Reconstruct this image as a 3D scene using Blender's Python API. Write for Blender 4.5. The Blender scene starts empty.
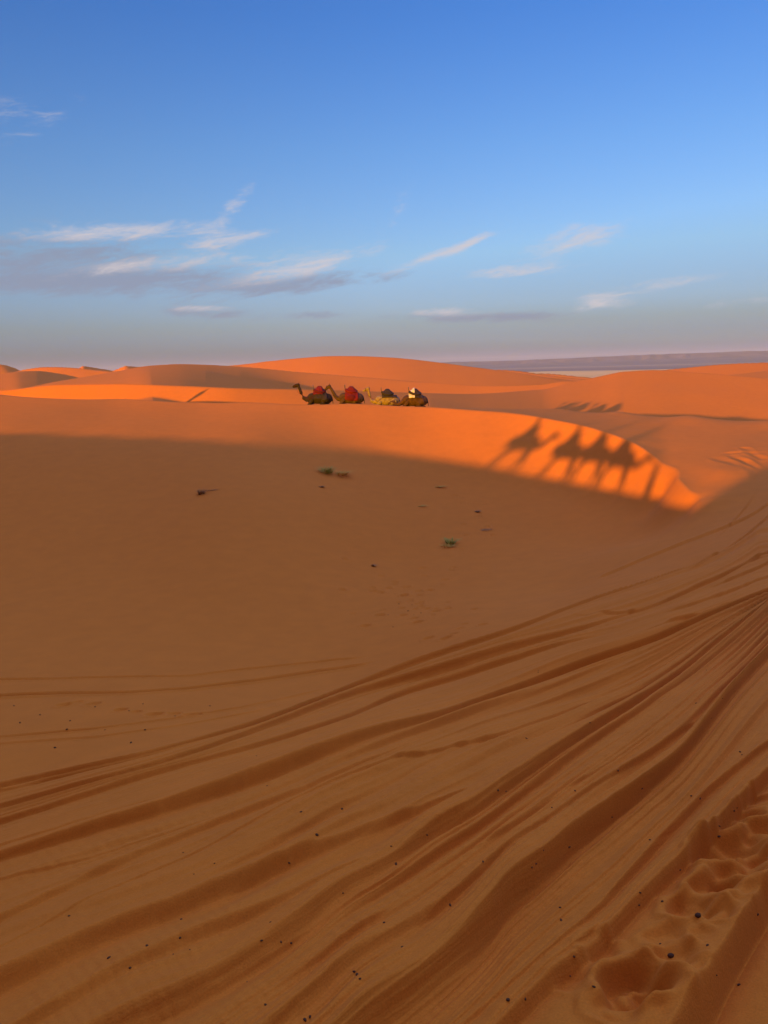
import bpy, bmesh, math, random
import numpy as np
from mathutils import Vector, Matrix

random.seed(7)
rng = np.random.default_rng(11)
SC = bpy.context.scene
COL = SC.collection
R = math.radians

# ----------------------------------------------------------------- camera model
F, CX, CY = 740.0, 384.0, 512.0
PITCH = math.atan(145.0 / F)
ROLL = R(1.5)
_f = np.array([0, math.cos(PITCH), -math.sin(PITCH)])
_r0 = np.array([1.0, 0, 0])
_u0 = np.cross(_r0, _f)
_r = _r0 * math.cos(ROLL) - _u0 * math.sin(ROLL)
_u = _r0 * math.sin(ROLL) + _u0 * math.cos(ROLL)

def ray(x, y):
    return _f + _r * ((x - CX) / F) + _u * ((CY - y) / F)

def at(x, y, D):
    """point on the sight line of a pixel, D metres ahead (measured along +Y)"""
    d = ray(x, y)
    return d * (D / d[1])

SUN_EL = R(4.3)
SUN_AZ = R(214.0)
TAN_EL = math.tan(SUN_EL)
LX, LY = math.sin(R(34)), math.cos(R(34))       # horizontal heading of the sunlight
PX, PY = LY, -LX                                # across the light, to the right

# ----------------------------------------------------------------- helpers
def link(name, me, mats=(), parent=None):
    o = bpy.data.objects.new(name, me)
    COL.objects.link(o)
    for m in mats:
        me.materials.append(m)
    if parent is not None:
        o.parent = parent
    return o

def tag(o, label=None, cat=None, group=None, kind=None):
    if label: o['label'] = label
    if cat: o['category'] = cat
    if group: o['group'] = group
    if kind: o['kind'] = kind
    return o

def smooth(me, on=True):
    me.polygons.foreach_set('use_smooth', np.full(len(me.polygons), on))
    me.update()

def grid_mesh(name, P, wrap=False):
    """P: (rows, cols, 3) array -> quad mesh"""
    n, m, _ = P.shape
    idx = np.arange(n * m).reshape(n, m)
    if wrap:
        nxt = np.roll(idx, -1, axis=1)
        a, b, c, d = idx[:-1], nxt[:-1], nxt[1:], idx[1:]
    else:
        a, b, c, d = idx[:-1, :-1], idx[:-1, 1:], idx[1:, 1:], idx[1:, :-1]
    q = np.stack([a, b, c, d], -1).reshape(-1, 4)
    me = bpy.data.meshes.new(name)
    me.vertices.add(n * m)
    me.vertices.foreach_set('co', P.reshape(-1).astype(np.float32))
    me.loops.add(q.size)
    me.loops.foreach_set('vertex_index', q.reshape(-1).astype(np.int32))
    me.polygons.add(len(q))
    me.polygons.foreach_set('loop_start', np.arange(0, q.size, 4, dtype=np.int32))
    try:
        me.polygons.foreach_set('loop_total', np.full(len(q), 4, dtype=np.int32))
    except Exception:
        pass
    me.update(calc_edges=True)
    smooth(me)
    return me

def sstep(a, b, x):
    t = np.clip((x - a) / (b - a), 0, 1)
    return t * t * (3 - 2 * t)

def smin(a, b, k):
    h = np.clip(0.5 + 0.5 * (b - a) / k, 0, 1)
    return b * (1 - h) + a * h - k * h * (1 - h)

def smax(a, b, k):
    return -smin(-a, -b, k)

def pchip(x, xs, ys):
    """monotone cubic through (xs, ys), constant beyond the ends"""
    xs = np.asarray(xs, float); ys = np.asarray(ys, float)
    h = np.diff(xs); d = np.diff(ys) / h
    m = np.zeros_like(ys)
    m[0], m[-1] = d[0], d[-1]
    for i in range(1, len(xs) - 1):
        if d[i - 1] * d[i] > 0:
            w1, w2 = 2 * h[i] + h[i - 1], h[i] + 2 * h[i - 1]
            m[i] = (w1 + w2) / (w1 / d[i - 1] + w2 / d[i])
    x = np.clip(x, xs[0], xs[-1])
    i = np.clip(np.searchsorted(xs, x, side='right') - 1, 0, len(xs) - 2)
    t = (x - xs[i]) / h[i]
    return ((1 + 2 * t) * (1 - t) ** 2 * ys[i] + t * (1 - t) ** 2 * h[i] * m[i]
            + t * t * (3 - 2 * t) * ys[i + 1] + t * t * (t - 1) * h[i] * m[i + 1])

_perm = rng.random((256, 256))
def vnoise(x, y):
    """2D value noise in -1..1"""
    xi = np.floor(x).astype(int); yi = np.floor(y).astype(int)
    fx = x - xi; fy = y - yi
    fx = fx * fx * (3 - 2 * fx); fy = fy * fy * (3 - 2 * fy)
    g = lambda i, j: _perm[i & 255, j & 255]
    v = (g(xi, yi) * (1 - fx) + g(xi + 1, yi) * fx) * (1 - fy) + (g(xi, yi + 1) * (1 - fx) + g(xi + 1, yi + 1) * fx) * fy
    return v * 2 - 1

# ----------------------------------------------------------------- terrain: control surfaces
class TPS:
    """thin plate spline z(X, Y) in log-polar warped ground coordinates"""
    def __init__(s, pts, lam=1e-4):
        pts = np.array(pts, float)
        s.c = s.warp(pts[:, 0], pts[:, 1])
        n = len(pts)
        K = s.ker(((s.c[:, None, :] - s.c[None]) ** 2).sum(-1)) + lam * np.eye(n)
        Pm = np.hstack([np.ones((n, 1)), s.c])
        A = np.block([[K, Pm], [Pm.T, np.zeros((3, 3))]])
        w = np.linalg.solve(A, np.concatenate([pts[:, 2], np.zeros(3)]))
        s.w, s.a = w[:n], w[n:]
    @staticmethod
    def warp(X, Y):
        r = np.hypot(X, Y) + 1e-9
        q = np.log1p(r / 8.0) / r
        return np.stack([X * q, Y * q], -1)
    @staticmethod
    def ker(r2):
        return 0.5 * r2 * np.log(r2 + 1e-12)
    def __call__(s, X, Y):
        X = np.asarray(X, float); Y = np.asarray(Y, float)
        q = s.warp(X.ravel(), Y.ravel())
        out = np.empty(len(q))
        for i in range(0, len(q), 60000):
            c = q[i:i + 60000]
            r2 = (c[:, :1] - s.c[:, 0]) ** 2 + (c[:, 1:] - s.c[:, 1]) ** 2
            out[i:i + 60000] = s.ker(r2) @ s.w + s.a[0] + c @ s.a[1:]
        return out.reshape(X.shape)

def near_plane(X, Y):
    return -2.45 - 0.19 * Y + 0.13 * X

lip = [(-420, 395, 72), (-200, 394.5, 67), (0, 395, 64), (110, 399, 61.5), (200, 402.3, 59), (300, 404.5, 56.5), (430, 407, 53.5), (480, 410.5, 51),
       (530, 415.5, 48.5), (560, 421, 46), (600, 430.5, 42.6), (620, 437.5, 40.5), (645, 450, 37.2), (662, 463, 34.8), (678, 478, 31.3),
       (690, 491, 28.8), (700, 501, 27.0)]
S1p, S2p = [], []
for x, y, D in lip:
    p = at(x, y, D)
    S1p.append(p); S2p.append(p)
    sl = np.interp(x, [0, 300, 430, 560, 620, 660, 690], [.15, .20, .32, .48, .5, .5, .3])
    if x > 650: continue
    S1p.append(p + np.array([p[0] / D * 4, 4, 4 * sl]))
    S1p.append(p + np.array([p[0] / D * 12, 12, 12 * sl]))
# bowl wall, floor and the near flank (pixel, distance)
for x, rows in {
    -420: [(470, 42), (640, 19)],
    -200: [(440, 48), (520, 32), (690, 14)],
    0: [(430, 47.5), (480, 37), (560, 27), (640, 18.5), (700, 13.2)],
    128: [(434, 46.5), (500, 34), (580, 24.5), (650, 17.5), (700, 12.6)],
    256: [(440, 45), (500, 33), (570, 25), (640, 18.5), (680, 14.6)],
    384: [(428, 49.8), (450, 46), (500, 37), (560, 28.5), (610, 21.5), (660, 15.8)],
    480: [(438, 46.8), (463, 43.7), (510, 36.5), (560, 28), (600, 21), (630, 16)],
    560: [(450, 43.1), (478, 40.6), (510, 36), (550, 29), (590, 21)],
    620: [(462, 38.4), (489, 36.3), (520, 32.5), (550, 25), (580, 18.8)],
    660: [(480, 33.5), (500, 32.2), (525, 28.5), (560, 20.8)],
    690: [(510, 27.7), (545, 21.5)],
    720: [(505, 26.0), (540, 20.3)],
}.items():
    for y, D in rows:
        S1p.append(at(x, y, D))
common = [at(720, 470, 31.2), at(740, 500, 26.2), at(745, 450, 36), at(768, 430, 42.5), at(768, 470, 31.3), at(768, 540, 18.3), at(860, 440, 37), at(860, 500, 23.0),
          at(1000, 450, 37), at(1000, 520, 20)]
S1p += common; S2p += common
for X in (-6, -3, 0, 3, 6):
    for Y in (-2, 1.5, 4, 7):
        if not (X < -3 and Y > 6):
            S1p.append(np.array([X, Y, near_plane(X, max(Y, 0)) + (0.05 * -Y if Y < 0 else 0)]))
S1p += [at(0, 800, 7.8), at(0, 760, 9.3), at(250, 730, 9.5), at(384, 680, 14.0), at(500, 625, 16.2), at(768, 620, 10.3), at(600, 700, 8.3)]
behind = [(0, -7, -1.9), (6, -8, -1.6), (-7, -8, -2.6), (-14, -6, -3.6), (-14, 3, -4.6), (-30, 6, -6.5), (-12, -18, -4.0), (10, -25, -4.0), (0, -45, -6), (-40, -20, -6), (-60, 20, -6),
          (20, 2, -1.8), (40, 0, -4.0), (45, 25, -4.5), (30, -30, -5), (90, 30, -8), (90, -40, -9), (0, -120, -10), (-120, -30, -10), (-120, 60, -9)]
S1p += [np.array(b, float) for b in behind]
# plateau behind the lip
for x, y, D in [(-420, 396, 80), (-200, 395.5, 75), (0, 396.5, 70), (128, 402, 66), (256, 406.5, 63), (350, 407.2, 60), (430, 408.0, 58), (480, 407.9, 57.5), (530, 408.2, 57), (560, 408.8, 56.5), (620, 411.5, 53.5),
                (690, 415.5, 50), (768, 420.5, 46), (860, 427, 44), (1000, 436, 43)]:
    S2p.append(at(x, y, D))
    q = at(x, y, D)
    S2p.append(q + np.array([q[0] / D * 6, 6, -1.5]))
    S2p.append(q + np.array([q[0] / D * 16, 16, -3.6]))
    S2p.append(np.array([q[0] / D * 200, 200, -13]))
_lw = np.array([at(*q) for q in lip if q[0] >= 430]); _lx = [q[0] for q in lip if q[0] >= 430]
for k, q in enumerate(_lw):                            # plateau runs flat from the lip to its back edge
    x = _lx[k]
    Db = np.interp(x, [430, 480, 530, 560, 620, 690, 768], [58, 57.5, 57, 56.5, 53.5, 50, 46])
    yb = np.interp(x, [430, 480, 530, 560, 620, 690, 768], [408, 407.9, 408.2, 408.8, 411.5, 415.5, 420.5])
    e = at(x, yb, Db)
    for t in ((.5,) if x < 520 else (.2, .4, .6, .8)):
        S2p.append(q * (1 - t) + e * t)
for x, y, D in lip:                                    # and carries on level above the bowl
    p = at(x, y, D)
    S2p.append(p + np.array([-p[0] / D * 3, -3, 0.02]))
    S2p.append(p + np.array([-p[0] / D * 9, -9, 0.1]))
for X, Y, Z in [(0, 12, -2.5), (-20, 15, -1.5), (-50, 20, -1), (10, 10, -1.2), (0, -10, 1.0), (0, -60, -2), (-90, 0, -2), (60, -20, 0), (90, 30, -6)]:
    S2p.append(np.array([X, Y, Z], float))
S1, S2 = TPS(S1p), TPS(S2p)
AZ_END = [math.atan2(*at(x, 490, 30)[:2]) for x in (684, 716)]

# ridge the caravan walks along, behind and left of the viewer; its crest throws the bowl's shade
def term_H(p, s0=-20.0):
    return None
S0 = -20.0
_tp = [(-200, 429, 48), (0, 430, 47.5), (128, 434, 46.5), (256, 440.5, 45), (384, 450, 46), (480, 463, 43.7), (560, 478, 40.6), (620, 489, 36.3), (660, 499, 32.2), (690, 508, 27.8), (706, 508, 26.5)]
_ph = []
for x, y, D in _tp:
    q = at(x, y, D)
    _ph.append((q[0] * PX + q[1] * PY, -.10 + (.12 if x > 640 else 0) + q[2] + TAN_EL * ((q[0] * LX + q[1] * LY) - S0)))
_ph.sort()
pl = _ph[-1][0]
RP = [_ph[0][0] - 60, _ph[0][0] - 20] + [a for a, b in _ph] + [pl + .4, pl + 1.3, pl + 6, pl + 15, pl + 40, pl + 80]
RH = [-4.0, _ph[0][1] - .2] + [b for a, b in _ph] + [_ph[-1][1] + .65, _ph[-1][1] + 1.35, _ph[-1][1] + 1.7, _ph[-1][1] + 1.2, -1.5, -5.0]

def ridge(X, Y):
    p = X * PX + Y * PY
    s = X * LX + Y * LY
    H = pchip(p, RP, RH)
    ds = s - S0
    fall = np.where(ds < 0, 0.16, 0.34)
    return H - (np.sqrt((ds * fall) ** 2 + 0.25 ** 2) - 0.25)

# ----------------------------------------------------------------- far dunes: crests given as (x, y, distance, front slope)
DUNES = {
    # long dune beyond the plateau: steep bright face on the left, broad face on the right
    'A1': dict(c=[(-420, 394, 118, .42), (-150, 391, 108, .42), (0, 390, 103, .42), (60, 384.5, 100, .42), (110, 383.5, 97, .42), (180, 385.5, 93.5, .42), (240, 388, 92, .40), (300, 389.5, 94, .32), (360, 391, 101, .16),
                  (430, 393.3, 109, .07), (490, 393.3, 117, .07), (540, 389.5, 124, .09), (572, 382.5, 126, .12), (600, 376.5, 126, .15), (625, 371.6, 125, .175), (650, 370.2, 124, .185),
                  (690, 372.2, 122, .19), (768, 378.5, 118, .19), (860, 388, 112, .19), (1050, 402, 105, .18)], back=.12, r=.12),
    'A2': dict(c=[(-300, 392, 150, .05), (0, 391, 152, .05), (60, 381, 162, .05), (120, 370.5, 174, .05), (150, 365.6, 180, .05), (175, 364.2, 184, .055), (205, 364.8, 186, .06), (240, 366.8, 185, .08), (300, 372, 179, .15),
                  (360, 377, 170, .18), (430, 382.5, 159, .2), (490, 386, 150, .2), (540, 384.5, 143, .18), (570, 381, 139, .15), (620, 383, 135, .1)], back=.2, r=.12),
    'B': dict(c=[(180, 372, 390, .17), (215, 367, 382, .17), (240, 364.6, 372, .17), (280, 360, 352, .17), (325, 356.2, 328, .17), (360, 356.2, 310, .17), (400, 358.2, 292, .17), (440, 362.5, 278, .17), (470, 366.5, 268, .17),
                 (500, 370.6, 260, .17), (525, 374, 256, .17), (560, 380, 252, .17)], back=.12, r=1.2),
    'C': dict(c=[(430, 376, 480, .2), (470, 370.5, 462, .2), (495, 369.6, 450, .2), (520, 371, 438, .2), (540, 374, 428, .2), (580, 379, 410, .2)], back=.3, r=.5),
    'Fd': dict(c=[(480, 377, 570, .2), (515, 373.2, 550, .2), (545, 373.4, 535, .2), (575, 376, 515, .2), (620, 381, 500, .2)], back=.3, r=.5),
    'E': dict(c=[(630, 377, 310, .17), (655, 371.2, 298, .17), (690, 367.2, 284, .17), (720, 364.4, 272, .17), (768, 362.2, 255, .17), (860, 359, 235, .17), (1050, 361, 220, .17)], back=.3, r=.4),
    'E2': dict(c=[(690, 381, 180, .10), (735, 374.4, 186, .10), (768, 370.8, 190, .10), (830, 366, 196, .10), (1000, 372, 200, .10)], back=.3, r=.4),
    'L2': dict(c=[(-350, 375, 190, .07), (-100, 379, 198, .07), (-40, 379, 204, .07), (0, 374.5, 210, .07), (20, 371.4, 216, .07), (36, 370.8, 222, .07), (60, 373.6, 230, .08), (82, 378.2, 236, .09), (110, 384, 240, .1)], back=.4, r=.25),
    'L3': dict(c=[(-60, 379, 372, .2), (10, 373, 362, .2), (22, 369.8, 358, .2), (45, 366.9, 350, .2), (75, 367.8, 338, .2), (95, 369.6, 330, .2), (113, 371.6, 322, .2), (140, 376, 315, .2)], back=.3, r=.4),
    'L4': dict(c=[(-350, 366, 520, .2), (-150, 370, 500, .2), (-60, 367, 485, .2), (-15, 363, 475, .2), (0, 364, 470, .2), (12, 367, 470, .15), (22, 371, 475, .1), (40, 376, 475, .1)], back=.3, r=.3),
    'K1': dict(c=[(62, 374, 660, .25), (76, 370, 655, .25), (83, 365.8, 650, .25), (90, 366.8, 662, .1), (102, 368.8, 674, .1), (114, 371, 680, .1), (125, 376, 680, .1)], back=.3, r=.1),
    'K2': dict(c=[(100, 373, 660, .25), (116, 369.4, 655, .25), (126, 365.8, 650, .25), (136, 366.6, 662, .1), (152, 367.4, 674, .1), (170, 368.4, 680, .1), (200, 372, 680, .1)], back=.3, r=.1),
}
for d in DUNES.values():
    W = np.array([at(x, y, D) for x, y, D, f in d['c']])
    d['az'] = np.arctan2(W[:, 0], W[:, 1])
    d['rad'] = np.hypot(W[:, 0], W[:, 1])
    d['z'] = W[:, 2]
    d['f'] = np.array([q[3] for q in d['c']])

def dune(d, AZ, RAD):
    a = d['az']
    rc, zc, f = pchip(AZ, a, d['rad']), pchip(AZ, a, d['z']), np.interp(AZ, a, d['f'])
    edge = np.maximum(np.maximum(a[0] - AZ, AZ - a[-1]), 0)
    zc = zc - edge * rc * 0.10
    x = rc - RAD
    r = d['r']
    sl = np.where(x > 0, f, d['back'])
    return zc - (np.sqrt((x * sl) ** 2 + r * r * sl * sl) - r * sl)

def base_height(X, Y, far=True):
    z1, z2 = S1(X, Y), S2(X, Y)
    RAD = np.hypot(X, Y); AZ = np.arctan2(X, Y)
    inside = sstep(-0.2, -1.2, 0 * AZ - np.cos(AZ))          # plateau only ahead of the viewer
    z2 = np.where(np.cos(AZ) > 0.15, z2, 50.0)
    z = smin(z1, z2, 0.10)
    k = sstep(AZ_END[0], AZ_END[1], AZ) 
    t = sstep(25.5, 30, Y)
    z = z * (1 - k) + np.where(k > 0, z1 * (1 - t) + z2 * t, 0) * k
    z = smax(z, ridge(X, Y), 0.25)
    if far:
        m = RAD > 62
        if m.any():
            zz = z[m]; A = AZ[m]; Q = RAD[m]
            floor = -8.0 - 6.0 * sstep(150, 400, Q) - 8 * sstep(400, 800, Q)
            zz = np.where(Q > 110, smin(zz, floor + 2, 1.0), zz)
            zz = np.maximum(zz, floor - 1)
            for d in DUNES.values():
                zz = smax(zz, dune(d, A, Q), 0.12)
            # fine wind relief so the far flanks are not glassy
            zz = zz + 0.05 * vnoise(X[m] / 9, Y[m] / 6) * sstep(70, 100, Q)
            z[m] = zz
    return z

# ----------------------------------------------------------------- wheel tracks: crest lines traced over the flank
# (points, wall width in px at each point, strength)
TRACKS = [
    ([(-40, 793), (0, 786), (67, 773), (133, 759), (187, 744), (256, 724), (341, 693), (389, 673), (443, 653), (512, 631), (595, 600), (662, 578), (715, 557), (760, 530)], [5, 5, 5, 5, 5, 6, 7, 7, 6, 5, 4, 3, 2, 0], 1.0),
    ([(-40, 800), (0, 791), (83, 771), (150, 756), (220, 738)], [5, 4, 4, 3, 0], .9),
    ([(-40, 818), (0, 808), (90, 783), (167, 762), (230, 742), (290, 721), (356, 697), (423, 677), (512, 648), (579, 629), (625, 614), (665, 600)], [4, 5, 5, 5, 5, 6, 6, 7, 6, 5, 3, 0], .9),
    ([(-40, 834), (0, 823), (83, 796), (153, 774), (256, 747), (323, 727), (406, 694), (456, 679), (512, 661), (570, 643), (620, 632)], [5, 6, 6, 6, 6, 7, 6, 6, 4, 2, 0], 1.0),
    ([(-40, 862), (0, 851), (67, 832), (140, 812), (200, 796)], [4, 4, 3, 2, 0], .6),
    ([(-40, 873), (0, 861), (83, 836), (167, 811), (256, 780), (323, 756), (389, 736), (443, 722), (512, 698), (579, 673), (645, 650), (712, 621), (768, 598), (800, 585)], [7, 8, 9, 10, 13, 13, 11, 9, 9, 9, 8, 7, 6, 5], 1.0),
    ([(-40, 893), (0, 881), (90, 857), (180, 830), (250, 806)], [4, 4, 4, 3, 0], .6),
    ([(-40, 940), (0, 922), (67, 890), (133, 857), (200, 828), (256, 807), (299, 790), (356, 769), (390, 758), (430, 744)], [7, 8, 9, 10, 9, 8, 9, 7, 4, 0], .8),
    ([(0, 955), (70, 918), (133, 888), (187, 863), (256, 828), (313, 800), (366, 778), (443, 756), (512, 737), (572, 717), (622, 697), (660, 680)], [2, 3, 3, 3, 3, 4, 5, 5, 8, 7, 3, 0], .7),
    ([(-40, 998), (0, 983), (67, 954), (133, 926), (200, 903), (256, 882), (289, 867), (323, 852), (366, 836), (406, 820), (443, 805), (480, 790)], [20, 20, 19, 18, 17, 15, 14, 14, 12, 9, 5, 0], 1.0),
    ([(20, 1030), (50, 1013), (133, 968), (190, 944), (256, 920), (289, 904), (310, 893), (345, 878), (380, 862)], [10, 13, 15, 14, 12, 10, 8, 4, 0], .8),
    ([(60, 1056), (133, 1018), (200, 990), (256, 957), (306, 922), (339, 895), (389, 866), (439, 831), (473, 813), (512, 787), (555, 757), (595, 731), (645, 701), (679, 678), (712, 651), (742, 628), (775, 602)], [20, 22, 22, 23, 22, 20, 16, 14, 13, 13, 12, 11, 10, 8, 6, 5, 3], 1.0),
    ([(200, 1052), (256, 1013), (310, 974), (366, 934), (420, 898), (470, 862), (512, 834), (560, 800), (600, 775), (640, 748), (690, 715)], [6, 7, 8, 8, 8, 7, 6, 5, 4, 3, 0], .55),
    ([(260, 1052), (300, 1022), (356, 973), (406, 943), (443, 920), (489, 877), (512, 857), (579, 808), (645, 766), (690, 730), (740, 690)], [16, 16, 15, 13, 12, 11, 9, 7, 5, 3, 0], .85),
    ([(330, 1056), (366, 1022), (423, 985), (456, 955), (489, 920), (512, 893), (545, 868), (579, 838), (612, 813), (652, 783), (679, 760), (729, 698), (768, 655), (800, 620)], [36, 36, 36, 35, 31, 27, 22, 18, 14, 10, 8, 6, 5, 4], 1.0),
    ([(560, 950), (595, 920), (629, 880), (652, 853), (679, 823), (712, 790), (745, 765), (790, 730)], [6, 10, 13, 14, 13, 11, 9, 7], .75),
    ([(480, 1050), (512, 1018), (545, 987), (595, 950), (645, 897), (699, 847), (739, 807), (768, 777), (810, 740)], [18, 20, 20, 20, 20, 20, 18, 15, 12], .95),
    ([(660, 1056), (690, 1010), (720, 965), (745, 925), (768, 893), (800, 850)], [60, 60, 58, 50, 44, 38], .9),
    ([(590, 581), (605, 575), (679, 544), (745, 518), (775, 500)], [0, 4, 4, 4, 3], .6),
    ([(560, 622), (639, 611), (699, 586), (730, 572), (768, 552), (790, 540)], [0, 4, 5, 5, 4, 3], .7),
    ([(610, 648), (639, 638), (680, 626), (722, 613), (745, 605)], [0, 4, 5, 4, 0], .7),
    ([(650, 618), (682, 608), (730, 592), (768, 579), (800, 565)], [0, 4, 5, 4, 4], .6),
    ([(700, 592), (729, 581), (768, 564), (800, 548)], [0, 4, 4, 4], .6),
    ([(680, 575), (712, 559), (740, 540), (768, 517), (790, 500)], [0, 4, 4, 4, 3], .5),
    ([(705, 548), (735, 520), (752, 498), (762, 478)], [0, 4, 4, 0], .4),
]
def ground_hit(x, y):
    d = ray(x, y)
    D = 0.8 * np.exp(np.linspace(0, math.log(100), 260))
    P = d[None] * (D / d[1])[:, None]
    g = S1(P[:, 0], P[:, 1]) - P[:, 2]
    k = np.argmax(g > 0)
    if g[k] <= 0 or k == 0:
        return None
    t = g[k - 1] / (g[k - 1] - g[k])
    return P[k - 1] * (1 - t) + P[k] * t

TR = []
for pts, wd, st in TRACKS:
    wi = np.interp(np.linspace(0, 1, len(pts)), np.linspace(0, 1, len(wd)), wd)
    A, Q, Wm = [], [], []
    # resample so that the world curve is smooth
    px = np.array(pts, float)
    tt = np.linspace(px[0, 0], px[-1, 0], 60)
    yy = pchip(tt, px[:, 0], px[:, 1]); ww = np.interp(tt, px[:, 0], wi)
    XY = []
    for x, y, w in zip(tt, yy, ww):
        h = ground_hit(x, y)
        if h is None: continue
        XY.append((h[0], h[1]))
        Wm.append(0 if w < .3 else w * np.linalg.norm(h) / (F * 1.1))
    XY = np.array(XY)
    if wi[0] > 1.5:                                     # run on straight past the edge of the view
        d = XY[0] - XY[4]; d = d / np.linalg.norm(d)
        XY = np.vstack([[XY[0] + d * t for t in np.arange(8, 0, -.25)], XY]); Wm = [Wm[0]] * 32 + Wm
    if wi[-1] > 1.5:
        d = XY[-1] - XY[-5]; d = d / np.linalg.norm(d)
        XY = np.vstack([XY, [XY[-1] + d * t for t in np.arange(.25, 8.01, .25)]]); Wm = Wm + [Wm[-1]] * 32
    A = np.arctan2(XY[:, 0], XY[:, 1]); Q = np.hypot(XY[:, 0], XY[:, 1])
    o = np.argsort(A)
    TR.append((np.array(A)[o], np.array(Q)[o], np.array(Wm)[o], st))

def tracks(AZc, RADr):
    """AZc (cols), RADr (rows) -> height and u coordinate on that polar grid"""
    nC, nR = len(AZc), len(RADr)
    H = np.zeros((nR, nC)); U = np.zeros((nR, nC)); M = np.zeros((nR, nC))
    Rr = RADr[:, None]
    Y = Rr * np.cos(AZc)[None]; X = Rr * np.sin(AZc)[None]
    first = None
    for i, (a, q, w, st) in enumerate(TR):
        fade = sstep(a[0] - 1e-4, a[0] + .02, AZc) * (1 - sstep(a[-1] - .02, a[-1] + 1e-4, AZc))
        qc = np.interp(AZc, a, q)[None]
        # gentle meander so that the walls do not run ruler-straight
        qc = qc * (1 + .004 * vnoise(AZc * 11 + i * 7.3, AZc * 0 + i)[None] + .0008 * vnoise(AZc * 60 + i * 3.3, AZc * 0 + i)[None])
        wc = np.maximum(np.interp(AZc, a, w) * fade, 1e-4)[None]
        amp = 1.1 * st * wc * (1 + .3 * sstep(6, 12, qc)) * sstep(0, .02, wc)
        amp = np.minimum(amp, 0.2) * (1 + .2 * vnoise(AZc * 9 + i * 5.1, AZc * 0 + 3.7 * i)[None])
        wall = np.maximum(wc, .02)
        x = Rr - qc                                     # >0: beyond the crest
        rise = sstep(-wall, 0.0 * wall, x)
        prof = np.where(x > 0, np.exp(-np.clip(x, 0, None) / (3.2 * wall + .02)), rise)
        low = np.where(x < -wall, np.exp(np.minimum(x + wall, 0) / (2.2 * wall + .02)), 1 - rise) * (x < 0)
        H += amp * (0.62 * prof - 0.38 * low)
    # ruled wear between the walls: streaks that follow the fan
    order = [0, 2, 3, 5, 11, 14, 16, 17]
    L = np.stack([np.interp(AZc, TR[i][0], TR[i][1]) for i in order], 0)       # far .. near
    # extrapolate lines outside their traced span by scaling with the neighbours
    for k, i in enumerate(order):
        a = TR[i][0]
        if k:
            hi = AZc > a[-1]; L[k, hi] = L[k - 1, hi] * (np.interp(a[-1], AZc, L[k]) / np.interp(a[-1], AZc, L[k - 1]))
            lo = AZc < a[0]; L[k, lo] = L[k - 1, lo] * (np.interp(a[0], AZc, L[k]) / np.interp(a[0], AZc, L[k - 1]))
    L = np.minimum.accumulate(L, axis=0)
    for c in range(nC):
        l = L[::-1, c] + np.arange(len(order)) * 1e-5
        U[:, c] = np.interp(RADr, np.concatenate([[0], l, [l[-1] + .25, l[-1] + 60]]), np.concatenate([[-1.5], np.arange(len(order)), [len(order), len(order) + .5]]))
    top = len(order) - 1
    mask = (1 - sstep(top - .15, top + .35, U)) * (1 - sstep(24, 31, Rr)) * sstep(.75, 1.1, U)
    scale = np.clip(Rr / 8, .35, 1.5)
    st = .55 * vnoise(U * 13 + 3, AZc[None] * 2.2) + .45 * vnoise(U * 29 + 9, AZc[None] * 3.5) + .3 * vnoise(U * 61, AZc[None] * 5)
    st2 = np.maximum(0, vnoise(U * 8.3 + 40, AZc[None] * 1.8)) ** 1.5
    H += mask * (.013 * st + .016 * st2) * scale
    # many lesser tracks that come and go between the main walls
    rs = np.random.default_rng(5)
    for e in range(400):
        u0 = rs.uniform(1.9, 4.05) if e % 5 < 3 else rs.uniform(1.0, top); a0 = rs.uniform(-.75, .6); ln = rs.uniform(.25, 1.1); du = rs.uniform(.014, .06); am = rs.uniform(.012, .05) * (du / .05) ** .5 * (.8 if u0 > 3.95 else .8)
        if u0 > 3.95: du *= 2.6; am *= .75
        cols = np.where((AZc > a0) & (AZc < a0 + ln))[0]
        if not len(cols): continue
        a = AZc[cols]; f = sstep(a0, a0 + ln * .3, a) * (1 - sstep(a0 + ln * .6, a0 + ln, a))
        x = (U[:, cols] - u0 - .05 * np.sin((a - a0) * 4 + e)[None]) / du
        p = np.where(x > 0, np.exp(-np.clip(x, 0, None) / 2.5), sstep(-1, 0, x)) - .4 * np.where(x < -1, np.exp(np.minimum(x + 1, 0) / 1.6), 1 - sstep(-1, 0, x)) * (x < 0)
        H[:, cols] += f[None] * am * p * mask[:, cols] * scale
    return H, U, mask

# footprints: camel pads and scuffs along the right foreground and elsewhere  (x, y, rx px, depth)
FEET = [(740, 853, 30, 1.0), (712, 858, 22, .9), (735, 880, 30, .9), (764, 838, 20, .9), (715, 892, 25, 1.0), (690, 912, 24, .9), (716, 927, 17, .8), (664, 945, 20, .5), (672, 968, 22, .7), (634, 992, 34, 1.1), (700, 950, 12, .4),
        (655, 1002, 24, .8), (618, 1018, 26, .8), (752, 818, 14, .7), (765, 870, 26, .9), (600, 955, 20, .4), (748, 905, 16, .4), (645, 975, 14, .5), (690, 985, 14, .4), (574, 985, 18, .35), (760, 800, 12, .5)]
FW = []
for x, y, r, dp in FEET:
    h = ground_hit(x, y); 
    d = np.linalg.norm(h)
    FW.append((h[0], h[1], r / F * d * .85, dp * 1.1))
for _ in range(46):                                     # small old prints in the bowl
    x = random.gauss(410, 34); y = random.gauss(600, 16)
    h = ground_hit(x, y); FW.append((h[0], h[1], random.uniform(.10, .17), .55))
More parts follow.
